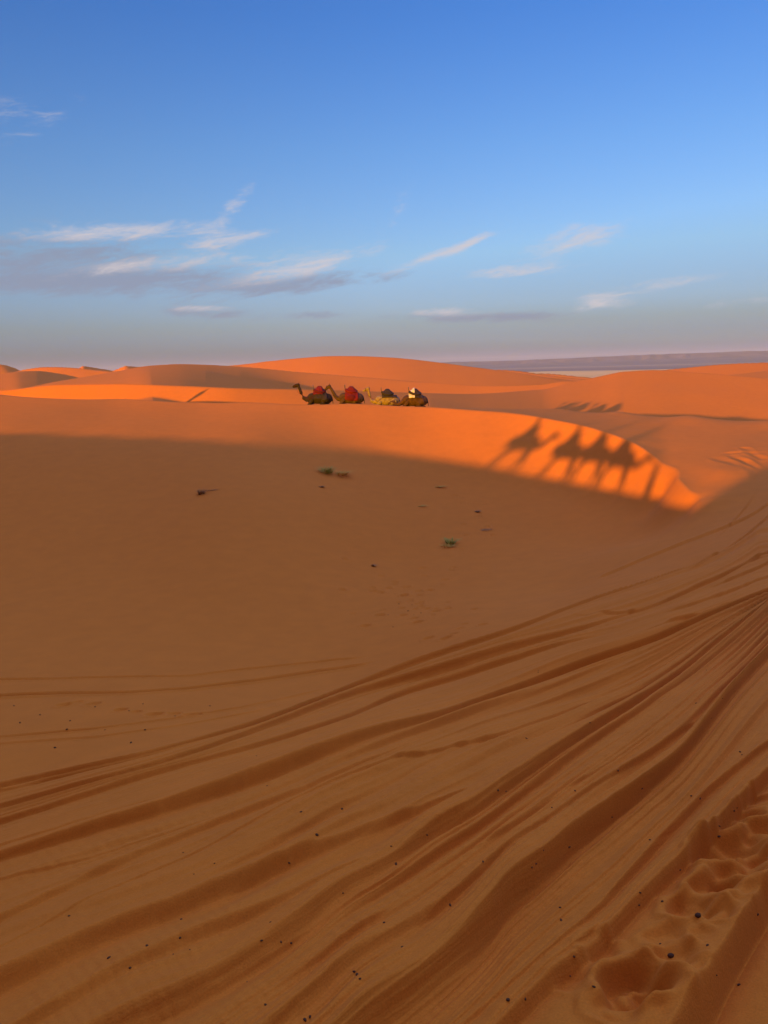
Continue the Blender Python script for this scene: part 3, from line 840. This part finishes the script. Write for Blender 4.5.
def head_parts(bm, hx, hz, pitch, s=1.0):
    """camel head at the end of the neck: skull, long muzzle, drooping lip, ears"""
    c, t = math.cos(pitch), math.sin(pitch)
    def q(a, y, b, r): return (hx + (a * c - b * t) * s, y * s, hz + (a * t + b * c) * s, r * s)
    b_tube(bm, [q(-.04, 0, 0, .125), q(.10, 0, .01, .115), q(.24, 0, -.03, .088), q(.37, 0, -.07, .078), q(.43, 0, -.10, .062)])
    b_tube(bm, [q(.10, 0, -.09, .07), q(.26, 0, -.12, .055), q(.38, 0, -.15, .045)])
    for sd in (-1, 1):
        b_tube(bm, [q(-.04, sd * .08, .10, .035), q(-.10, sd * .12, .17, .022)], 6)
        b_ball(bm, q(.12, sd * .085, .05, 0)[:3], (.035 * s, .03 * s, .035 * s), 0, 1)

def couched_camel_mesh(neck, pitch):
    bm = bmesh.new()
    b_ball(bm, (0, 0, .60), (.92, .41, .42)); b_ball(bm, (.55, 0, .58), (.42, .34, .42)); b_ball(bm, (-.62, 0, .56), (.42, .38, .38))
    b_ball(bm, (-.06, 0, .98), (.46, .25, .36)); b_ball(bm, (-.06, 0, 1.18), (.26, .17, .24))
    b_tube(bm, neck, 12); head_parts(bm, neck[-1][0], neck[-1][2] + .03, pitch)
    for sd in (-1, 1):
        b_tube(bm, [(.52, sd * .26, .48, .17), (.74, sd * .31, .26, .11), (.93, sd * .31, .12, .095), (.70, sd * .33, .09, .07), (.40, sd * .34, .07, .06), (.24, sd * .35, .06, .09)])
        b_tube(bm, [(-.62, sd * .26, .55, .25), (-.28, sd * .40, .36, .16), (-.10, sd * .43, .22, .12), (-.45, sd * .44, .14, .08), (-.86, sd * .42, .11, .085), (-.45, sd * .50, .07, .06), (-.12, sd * .52, .06, .09)])
    b_tube(bm, [(-.98, 0, .66, .05), (-1.05, 0, .45, .03), (-1.07, .02, .20, .045)], 8)
    return fuse(bm, 'camel_body', .03, 4)

def standing_camel_mesh(neck, pitch, stride):
    bm = bmesh.new()
    b_ball(bm, (0, 0, 1.34), (.88, .36, .37)); b_ball(bm, (.5, 0, 1.30), (.40, .30, .40)); b_ball(bm, (-.58, 0, 1.34), (.40, .31, .34))
    b_ball(bm, (-.06, 0, 1.70), (.44, .22, .32)); b_ball(bm, (-.06, 0, 1.86), (.25, .15, .20))
    b_tube(bm, neck, 12); head_parts(bm, neck[-1][0], neck[-1][2] + .03, pitch)
    for k, sd in enumerate((-1, 1)):
        f = stride * (1 if k else -1); h = -f * .9
        b_tube(bm, [(.50, sd * .20, 1.22, .21), (.54 + f * .3, sd * .19, .92, .14), (.58 + f * .7, sd * .18, .60, .095), (.58 + f * .9, sd * .18, .50, .085), (.58 + f * 1.1, sd * .18, .14, .06), (.60 + f * 1.15, sd * .18, .07, .07), (.66 + f * 1.15, sd * .18, .045, .085)])
        b_tube(bm, [(-.60, sd * .18, 1.26, .23), (-.48 + h * .2, sd * .20, .98, .19), (-.66 + h * .5, sd * .19, .72, .11), (-.78 + h * .8, sd * .18, .58, .09), (-.74 + h, sd * .18, .16, .06), (-.72 + h, sd * .18, .07, .068), (-.65 + h, sd * .18, .045, .085)])
    b_tube(bm, [(-.94, 0, 1.45, .05), (-1.03, 0, 1.15, .03), (-1.04, .02, .85, .045)], 8)
    return fuse(bm, 'camel_body', .03, 3)

def hand(bm, c, fwd, side, s=1.0):
    """palm with five separate curled fingers; fwd: direction of the fingers"""
    c = Vector(c); f = Vector(fwd).normalized(); w = Vector((-f.y, f.x, 0)).normalized(); dn = Vector((0, 0, -1))
    b_tube(bm, [(*(c - f * .05), .028), (*(c + f * .01), .036), (*(c + f * .045), .034)], 8)
    for k, ln in enumerate((.062, .072, .068, .052)):
        b = c + f * .055 + w * (k - 1.5) * .021
        b_tube(bm, [(*b, .0098), (*(b + f * ln * .5 + dn * .008), .0092), (*(b + f * ln * .75 + dn * .035), .0085)], 6)
    t = c + w * side * .035 - f * .01
    b_tube(bm, [(*t, .012), (*(t + w * side * .022 + f * .03), .0105), (*(t + w * side * .018 + f * .055 + dn * .015), .0095)], 6)

def person_mesh(joints_fn):
    bm = bmesh.new(); joints_fn(bm)
    return fuse(bm, 'person', .0115, 2)

def head_person(bm, x, z):
    b_tube(bm, [(x - .02, 0, z - .24, .062), (x, 0, z - .12, .056)], 10)
    b_ball(bm, (x + .01, 0, z), (.098, .078, .122)); b_ball(bm, (x + .04, 0, z - .055), (.062, .058, .062))
    b_tube(bm, [(x + .10, 0, z + .01, .011), (x + .122, 0, z - .03, .016)], 6)
    b_tube(bm, [(x + .098, -.02, z - .062, .009), (x + .103, .02, z - .062, .009)], 6)
    for sd in (-1, 1):
        b_ball(bm, (x - .005, sd * .08, z - .01), (.022, .012, .032), 0, 1)
        b_ball(bm, (x + .088, sd * .032, z + .012), (.014, .016, .010), 0, 1)

def rider_fn(bm):
    b_tube(bm, [(-.02, 0, .02, .175), (0, 0, .22, .155), (.02, 0, .40, .175), (.02, 0, .50, .12)], 14)
    b_tube(bm, [(.02, -.17, .47, .075), (.02, .17, .47, .075)], 10)
    head_person(bm, .05, .76)
    for sd in (-1, 1):
        b_tube(bm, [(.02, sd * .19, .47, .068), (.06, sd * .25, .22, .052), (.12, sd * .24, .16, .048), (.34, sd * .15, .14, .036)], 10)
        hand(bm, (.40, sd * .14, .14), (1, -.2 * sd, -.1), -sd)
        b_tube(bm, [(0, sd * .11, .02, .115), (.22, sd * .28, .02, .10), (.40, sd * .40, -.10, .078), (.36, sd * .45, -.30, .062), (.30, sd * .46, -.50, .046), (.36, sd * .46, -.55, .045), (.46, sd * .46, -.57, .036)], 10)

def stander_fn(bm):
    b_tube(bm, [(0, 0, .12, .22), (0, 0, .6, .20), (0, 0, .95, .18), (.0, 0, 1.15, .165), (.01, 0, 1.36, .18), (.01, 0, 1.44, .12)], 16)
    b_tube(bm, [(0, -.17, 1.41, .075), (0, .17, 1.41, .075)], 10)
    head_person(bm, .03, 1.67)
    for sd in (-1, 1):
        b_tube(bm, [(0, sd * .20, 1.40, .07), (-.02, sd * .26, 1.12, .056), (.03, sd * .27, .90, .045), (.08, sd * .26, .82, .034)], 10)
        hand(bm, (.12, sd * .26, .76), (.35, 0, -1), -sd)
        b_tube(bm, [(0, sd * .10, .4, .07), (0, sd * .10, .10, .05), (.05, sd * .10, .05, .048), (.17, sd * .11, .035, .038)], 8)

def person_finish(me, cloth, skin, hands_z, head_z):
    """clothing on the trunk and limbs, bare skin on face and hands"""
    me.materials.append(cloth); me.materials.append(skin)
    for p in me.polygons:
        c = p.center
        if (c.z > head_z) or hands_z(c): p.material_index = 1

# ----------------------------------------------------------------- object materials
def hair_mat(name, col): return simple_mat(name, col, .9, .35, 9, .02)
H_DARK, H_BROWN, H_PALE, H_RED = hair_mat('dark_camel_hair', (.028, .014, .008)), hair_mat('brown_camel_hair', (.065, .03, .014)), hair_mat('pale_camel_hair', (.21, .13, .072)), hair_mat('russet_camel_hair', (.065, .026, .012))
W_RED, W_CRIM, W_DARK, W_WHITE, W_GREEN, W_BLUE = [simple_mat(n, c, .95, .3, 14, .01) for n, c in (('red_wool', (.12, .006, .006)), ('crimson_wool', (.08, .005, .007)), ('dark_wool', (.03, .018, .02)), ('white_cotton', (.48, .38, .33)), ('green_wool', (.03, .06, .035)), ('blue_cotton', (.05, .10, .28)))]
M_IRON = simple_mat('dull_iron', (.06, .05, .045), .5, .2, 20); M_SKIN = simple_mat('skin', (.30, .15, .09), .6, .1, 20)

def put(name, me, mat, parent, label=None):
    if mat is not None and not me.materials: me.materials.append(mat)
    o = link(name, me, [], parent)
    if label: o['label'] = label
    return o

NECK_UP = [(.72, 0, .60, .25), (1.02, 0, .55, .19), (1.24, 0, .68, .150), (1.38, 0, .98, .125), (1.50, 0, 1.32, .112), (1.60, 0, 1.58, .105)]
NECK_MID = [(.72, 0, .60, .25), (1.02, 0, .58, .19), (1.22, 0, .74, .150), (1.36, 0, 1.02, .125), (1.50, 0, 1.28, .112), (1.66, 0, 1.46, .105)]
NECK_TALL = [(.72, 0, .60, .25), (1.02, 0, .52, .18), (1.24, 0, .62, .135), (1.34, 0, .92, .11), (1.40, 0, 1.24, .10), (1.46, 0, 1.48, .10)]
NECK_LOW = [(.72, 0, .58, .25), (1.02, 0, .44, .18), (1.26, 0, .34, .14), (1.46, 0, .38, .12), (1.62, 0, .50, .11)]
def couched(px, D, neck, pitch, hair, label, kit, turn=0.0, s=1.0):
    w = at(px, 404, D); z = height_at(w[0], w[1])
    t = empty('sitting_camel', (w[0], w[1], z - .03), math.pi + turn)
    t.scale = (s, s, s * 1.06)
    tag(t, label, 'camel', 'camels resting in a line on the dune crest')
    body = couched_camel_mesh(neck, pitch)
    put('body', body, hair, t)
    for k in kit:
        if k[0] == 'blanket': put('saddle_blanket', drape(body, k[2], k[3], -k[4], k[4], .62), k[1], t)
        if k[0] == 'cloth': put('saddle_cloth', drape(body, k[2], k[3], -k[4], k[4], .62, off=.075), k[1], t)
        if k[0] == 'pad': put('saddle_pad', hump_pad(1.10, .42, .30, .10), k[1], t)
        if k[0] == 'bags':
            for sd in (-1, 1): put('saddlebag', saddlebag_mesh(sd, .62, .72, .5), k[1], t)
        if k[0] == 'handle': put('handle', handle_mesh(1.32), M_IRON, t)
        if k[0] == 'halter':
            bm = bmesh.new(); n = neck[-1]
            ring = [(n[0] + .24 + .01 * math.cos(a), .095 * math.cos(a), n[2] - .01 + .10 * math.sin(a), .012) for a in np.linspace(0, 2 * math.pi, 17)]
            b_tube(bm, ring, 6); b_tube(bm, [(n[0] + .24, .09, n[2] - .02, .010), (n[0] + .05, .15, n[2] - .5, .010), (.75, .34, .55, .010), (.45, .42, .80, .010)], 6)
            me = bpy.data.meshes.new('halter'); bm.to_mesh(me); bm.free(); smooth(me); put('halter', me, k[1], t)
    return t

couched(319.5, 58.8, NECK_UP, R(-4), H_DARK, 'dark brown sitting camel with a red saddle and head raised, leftmost of the resting line',
        [('blanket', W_DARK, -.62, .38, 105), ('cloth', W_RED, -.30, .46, 52), ('pad', W_CRIM), ('handle',), ('halter', W_RED)], .06, 1.0)
couched(351.0, 58.8, NECK_MID, R(-22), H_BROWN, 'brown sitting camel loaded with bulky red saddlebags, behind the dark camel\'s rump',
        [('blanket', W_RED, -.62, .42, 110), ('bags', W_CRIM), ('pad', W_RED), ('handle',), ('halter', W_DARK)], -.05, 1.0)
couched(387.0, 58.2, NECK_TALL, R(-10), H_PALE, 'pale cream sitting camel with a thin raised neck and dark blanket on its back',
        [('blanket', W_DARK, -.80, .40, 62), ('pad', W_DARK), ('handle',), ('halter', W_CRIM)], .04, .98)
couched(414.5, 57.8, NECK_LOW, R(-6), H_RED, 'russet sitting camel with white cloth over its saddle, rightmost of the resting line',
        [('blanket', W_DARK, -.66, .25, 70), ('cloth', W_WHITE, -.02, .44, 66), ('pad', W_DARK), ('handle',), ('halter', W_DARK)], .0, 1.0)

# ----------------------------------------------------------------- the caravan on the ridge beside the viewer: its shadows fall on the bowl wall
NECK_WALK = [(.66, 0, 1.30, .24), (.98, 0, 1.20, .18), (1.22, 0, 1.30, .145), (1.40, 0, 1.52, .125), (1.56, 0, 1.72, .112)]
NECK_WALK2 = [(.66, 0, 1.30, .24), (.98, 0, 1.16, .18), (1.24, 0, 1.20, .145), (1.46, 0, 1.36, .125), (1.66, 0, 1.54, .112)]
def on_ridge(p, s=S0 - 1.7):
    x, y = p * PX + s * LX, p * PY + s * LY
    return x, y, height_at(x, y)
HEAD = math.atan2(PY, PX)
walk = [standing_camel_mesh(NECK_WALK, R(-10), .17), standing_camel_mesh(NECK_WALK2, R(-14), -.13)]
RIDER = person_mesh(rider_fn)
def caravan_camel(p, variant, hair, label, rider, s=S0 - 1.7, kit=W_RED):
    x, y, z = on_ridge(p, s)
    t = empty('standing_camel', (x, y, z - .02), HEAD); t.scale = (1.08, 1.08, 1.32)
    tag(t, label, 'camel', 'camels of the caravan on the ridge')
    m = walk[variant].copy(); put('body', m, hair, t)
    put('saddle_blanket', drape(m, -.48, .36, -95, 95, 1.36, off=.02, thick=.025), kit, t)
    put('saddle_pad', hump_pad(1.78, .31, .24, .07), W_DARK, t); put('handle', handle_mesh(2.0), M_IRON, t)
    if rider:
        me = RIDER.copy(); person_finish(me, rider[0], M_SKIN, lambda c: c.x > .36 and c.z > 0, .585)
        o = link('person', me, [])
        q = Matrix.Rotation(HEAD, 4, 'Z') @ Vector((-.10, 0, 2.64))
        o.location = (x + q.x, y + q.y, z + q.z); o.rotation_euler = (0, 0, HEAD)
        tag(o, rider[2], 'person', 'riders of the caravan')
        bm = bmesh.new(); b_ball(bm, (.045, 0, .80), (.125, .112, .105)); b_ball(bm, (-.04, 0, .70), (.09, .10, .12))
        put('headscarf', fuse(bm, 'headscarf', .02, 3), rider[1], o)
caravan_camel(-18.1, 0, H_BROWN, 'brown walking camel carrying a rider in blue, last of the caravan on the ridge', (W_BLUE, W_WHITE, 'person in blue robe and white headscarf riding the last camel of the caravan'))
caravan_camel(-14.9, 1, H_DARK, 'dark walking camel with a green saddle cloth on the ridge', (W_WHITE, W_RED, 'person in white shirt and red headscarf riding the dark camel'), kit=W_GREEN)
caravan_camel(-13.0, 0, H_RED, 'russet walking camel close ahead of the dark camel on the ridge', (W_GREEN, W_BLUE, 'person in green jacket and blue headscarf riding the russet camel'), S0 - 1.3)
caravan_camel(-11.2, 1, H_PALE, 'pale walking camel, first of the caravan on the ridge', (W_CRIM, W_DARK, 'person in crimson coat and dark headscarf riding the pale camel'))
def stander(x, y, rz, cloth, scarf, label):
    me = person_mesh(stander_fn); person_finish(me, cloth, M_SKIN, lambda c: c.z < .82 and abs(c.y) > .215 and c.z > .55, 1.50)
    o = link('person', me, []); o.location = (x, y, height_at(x, y) - .02); o.rotation_euler = (0, 0, rz)
    tag(o, label, 'person')
    bm = bmesh.new(); b_ball(bm, (.025, 0, 1.71), (.125, .112, .105)); b_ball(bm, (-.05, 0, 1.62), (.09, .10, .12))
    put('headscarf', fuse(bm, 'headscarf', .02, 3), scarf, o)
stander(-39.0, 65.2, .6, W_WHITE, W_BLUE, 'person in pale robe standing alone on the far dune crest, away from the caravan')
x, y, z = on_ridge(-8.7); stander(x, y, HEAD, W_BLUE, W_DARK, 'person in long blue robe leading the caravan on foot')

# ----------------------------------------------------------------- dry tufts, twigs and droppings
def mat_plain(name, col, r=.9): return simple_mat(name, col, r, .35, 30)
G_GREEN, G_YEL, G_GREY = mat_plain('green_blades', (.30, .28, .035)), mat_plain('straw_blades', (.58, .31, .035)), mat_plain('grey_twigs', (.30, .13, .035))
def tuft_mesh(n, rad, h, lean, seed, w=.014, name='blades'):
    rs = random.Random(seed); bm = bmesh.new()
    for _ in range(n):
        a = rs.uniform(0, 6.283); rr = rad * .45 * math.sqrt(rs.random()); b = Vector((rr * math.cos(a), rr * math.sin(a), -.02))
        d = a + rs.gauss(0, .6); out = rad * rs.uniform(.3, 1.0); hh = h * rs.uniform(.5, 1.0)
        side = Vector((-math.sin(d), math.cos(d), 0)) * w * rs.uniform(.6, 1.4)
        prev = None
        for k in range(5):
            t = k / 4; c = b + Vector((math.cos(d) * out * t ** 1.4 + lean * t, math.sin(d) * out * t ** 1.4, hh * (t - .35 * t * t * t)))
            if k == 4:
                v = bm.verts.new(c); bm.faces.new((prev[0], prev[1], v)); break
            e = side * (1 - t * .8)
            cur = (bm.verts.new(c - e), bm.verts.new(c + e))
            if prev: bm.faces.new((prev[0], prev[1], cur[1], cur[0]))
            prev = cur
    me = bpy.data.meshes.new(name); bm.to_mesh(me); bm.free()
    return me
def tuft(px, py, n, rad, h, mat, name, cat, label, seed, lean=.05, w=.014):
    g = on_ground(px, py)
    o = link(name, tuft_mesh(n, rad, h, lean, seed, w), [mat]); o.location = g; o.scale = (1, 1, 1)
    tag(o, label, cat, 'plants growing on the bowl wall')
tuft(327, 473, 120, .68, .62, G_GREEN, 'grass_tuft', 'grass', 'green half of the largest grass clump on the bowl wall under the resting camels', 1)
tuft(341, 475, 110, .66, .42, G_YEL, 'grass_tuft', 'grass', 'straw yellow tuft touching the right of the green clump under the resting camels', 2, .2)
tuft(450, 544, 85, .46, .46, G_GREEN, 'grass_tuft', 'grass', 'small olive green tuft in the middle of the shaded bowl, beside old footprints', 3)
tuft(446, 547, 60, .42, .22, G_YEL, 'grass_tuft', 'grass', 'low straw tuft at the foot of the olive green tuft', 4, .1)
tuft(201, 494, 80, .30, .42, G_GREY, 'dry_shrub', 'shrub', 'dry grey brown shrub alone on the left of the bowl wall', 5)
tuft(207, 490, 60, .30, .08, G_GREY, 'dry_shrub', 'shrub', 'flattened dry twigs just right of the lone left shrub', 6, .3)
tuft(321, 487, 70, .20, .12, G_GREY, 'dry_shrub', 'shrub', 'tiny dark dry shrub just below the largest grass clump', 7)
tuft(436, 487, 70, .28, .12, G_YEL, 'dry_shrub', 'shrub', 'slanting pale dry stalks right of the largest grass clump', 8, .35)
tuft(418, 506, 55, .26, .08, G_YEL, 'dry_shrub', 'shrub', 'faint low stalks below the slanting pale stalks', 9, .3)
tuft(477, 512, 70, .20, .16, G_GREY, 'dry_shrub', 'shrub', 'small grey shrub above the olive green tuft, amid footprints', 10)
tuft(480, 530, 50, .30, .07, G_GREY, 'dry_shrub', 'shrub', 'thin flattened twigs below the small grey shrub', 11, .35)
tuft(372, 566, 50, .14, .13, G_GREY, 'dry_shrub', 'shrub', 'dark little shrub low in the bowl, left of the olive green tuft', 12, .1)

def dropping_mesh(seed, elong):
    rs = np.random.default_rng(seed); bm = bmesh.new()
    bmesh.ops.create_icosphere(bm, subdivisions=2, radius=1)
    for v in bm.verts:
        k = 1 + .10 * math.sin(v.co.x * 3.1 + seed) * math.cos(v.co.y * 4 + seed * 2) + .05 * (rs.random() - .5)
        v.co = Vector((v.co.x * elong, v.co.y, v.co.z * .85)) * k
    me = bpy.data.meshes.new('dropping'); bm.to_mesh(me); bm.free(); smooth(me)
    return me
M_DUNG = simple_mat('dry_dung', (.075, .032, .014), 1.0, .3, 60)
M_DUNG.node_tree.nodes['Principled BSDF'].inputs['Specular IOR Level'].default_value = 0.0
DM = [dropping_mesh(k, e) for k, e in ((1, 1.3), (2, 1.15), (3, 1.5), (4, 1.0))]
for m in DM: m.materials.append(M_DUNG)
def dropping(px, py, r, label='small dark round camel dropping lying loose on the sand', group='camel droppings scattered on the sand'):
    g = on_ground(px, py)
    if g is None: return
    o = link('camel_dropping', DM[random.randrange(4)]); o.location = g + np.array([0, 0, r * .25]); o.scale = (r * random.uniform(.9, 1.3), r * random.uniform(.75, 1.05), r * random.uniform(.6, .95)); o.rotation_euler = (random.uniform(-.4, .4), random.uniform(-.4, .4), random.uniform(0, 6.28))
    tag(o, label, 'dropping', group)
dropping(671, 956, .016, 'largest black camel dropping, in the lower of the deep prints at the right')
dropping(698, 916, .0145, 'second large black camel dropping, in the print above the largest one')
for x, y in [(301, 812), (342, 809), (289, 863), (343, 893), (427, 835), (396, 864), (506, 791), (498, 791), (281, 942), (402, 947), (357, 975), (360, 979), (354, 972), (305, 1020), (310, 1017), (483, 862), (618, 771), (575, 791), (691, 796), (650, 840), (569, 847),
             (719, 826), (737, 808), (734, 811), (719, 837), (536, 864), (532, 868), (680, 870), (739, 985), (740, 752), (742, 755), (109, 958), (130, 968), (147, 946), (69, 916), (180, 938), (317, 835), (450, 905), (612, 817), (640, 893), (560, 908), (508, 1000), (594, 987)]:
    dropping(x, y, random.uniform(.005, .0095))
for x, y in [(14, 706), (70, 721), (95, 707), (129, 711), (143, 704), (20, 723), (67, 730), (105, 730), (145, 730), (131, 743), (55, 748), (40, 715), (175, 716), (210, 706), (395, 594), (403, 596), (399, 604), (408, 611), (421, 613), (414, 615), (393, 627), (388, 615), (412, 605)]:
    dropping(x, y, random.uniform(.010, .017))
for _ in range(46):
    x = random.uniform(150, 760); y = random.uniform(640, 1015)
    if y > 1150 - .66 * x + 0 or y > 760 - .28 * x + 60: dropping(x, y, random.uniform(.0035, .0075))


# ----------------------------------------------------------------- camera and view
cam = bpy.data.cameras.new('camera'); cam.sensor_fit = 'VERTICAL'; cam.sensor_height = 36.0; cam.lens = 36.0 * F / 1024.0
cam.clip_end = 40000; cam.clip_start = .05
co = bpy.data.objects.new('camera', cam); COL.objects.link(co)
co.matrix_world = Matrix(((_r[0], _u[0], -_f[0], 0), (_r[1], _u[1], -_f[1], 0), (_r[2], _u[2], -_f[2], 0), (0, 0, 0, 1)))
SC.camera = co
SC.render.resolution_x, SC.render.resolution_y = 768, 1024
vs = SC.view_settings
vs.view_transform = 'Standard'; vs.look = 'None'; vs.gamma = 1; vs.use_curve_mapping = False
vs.exposure = 1.6
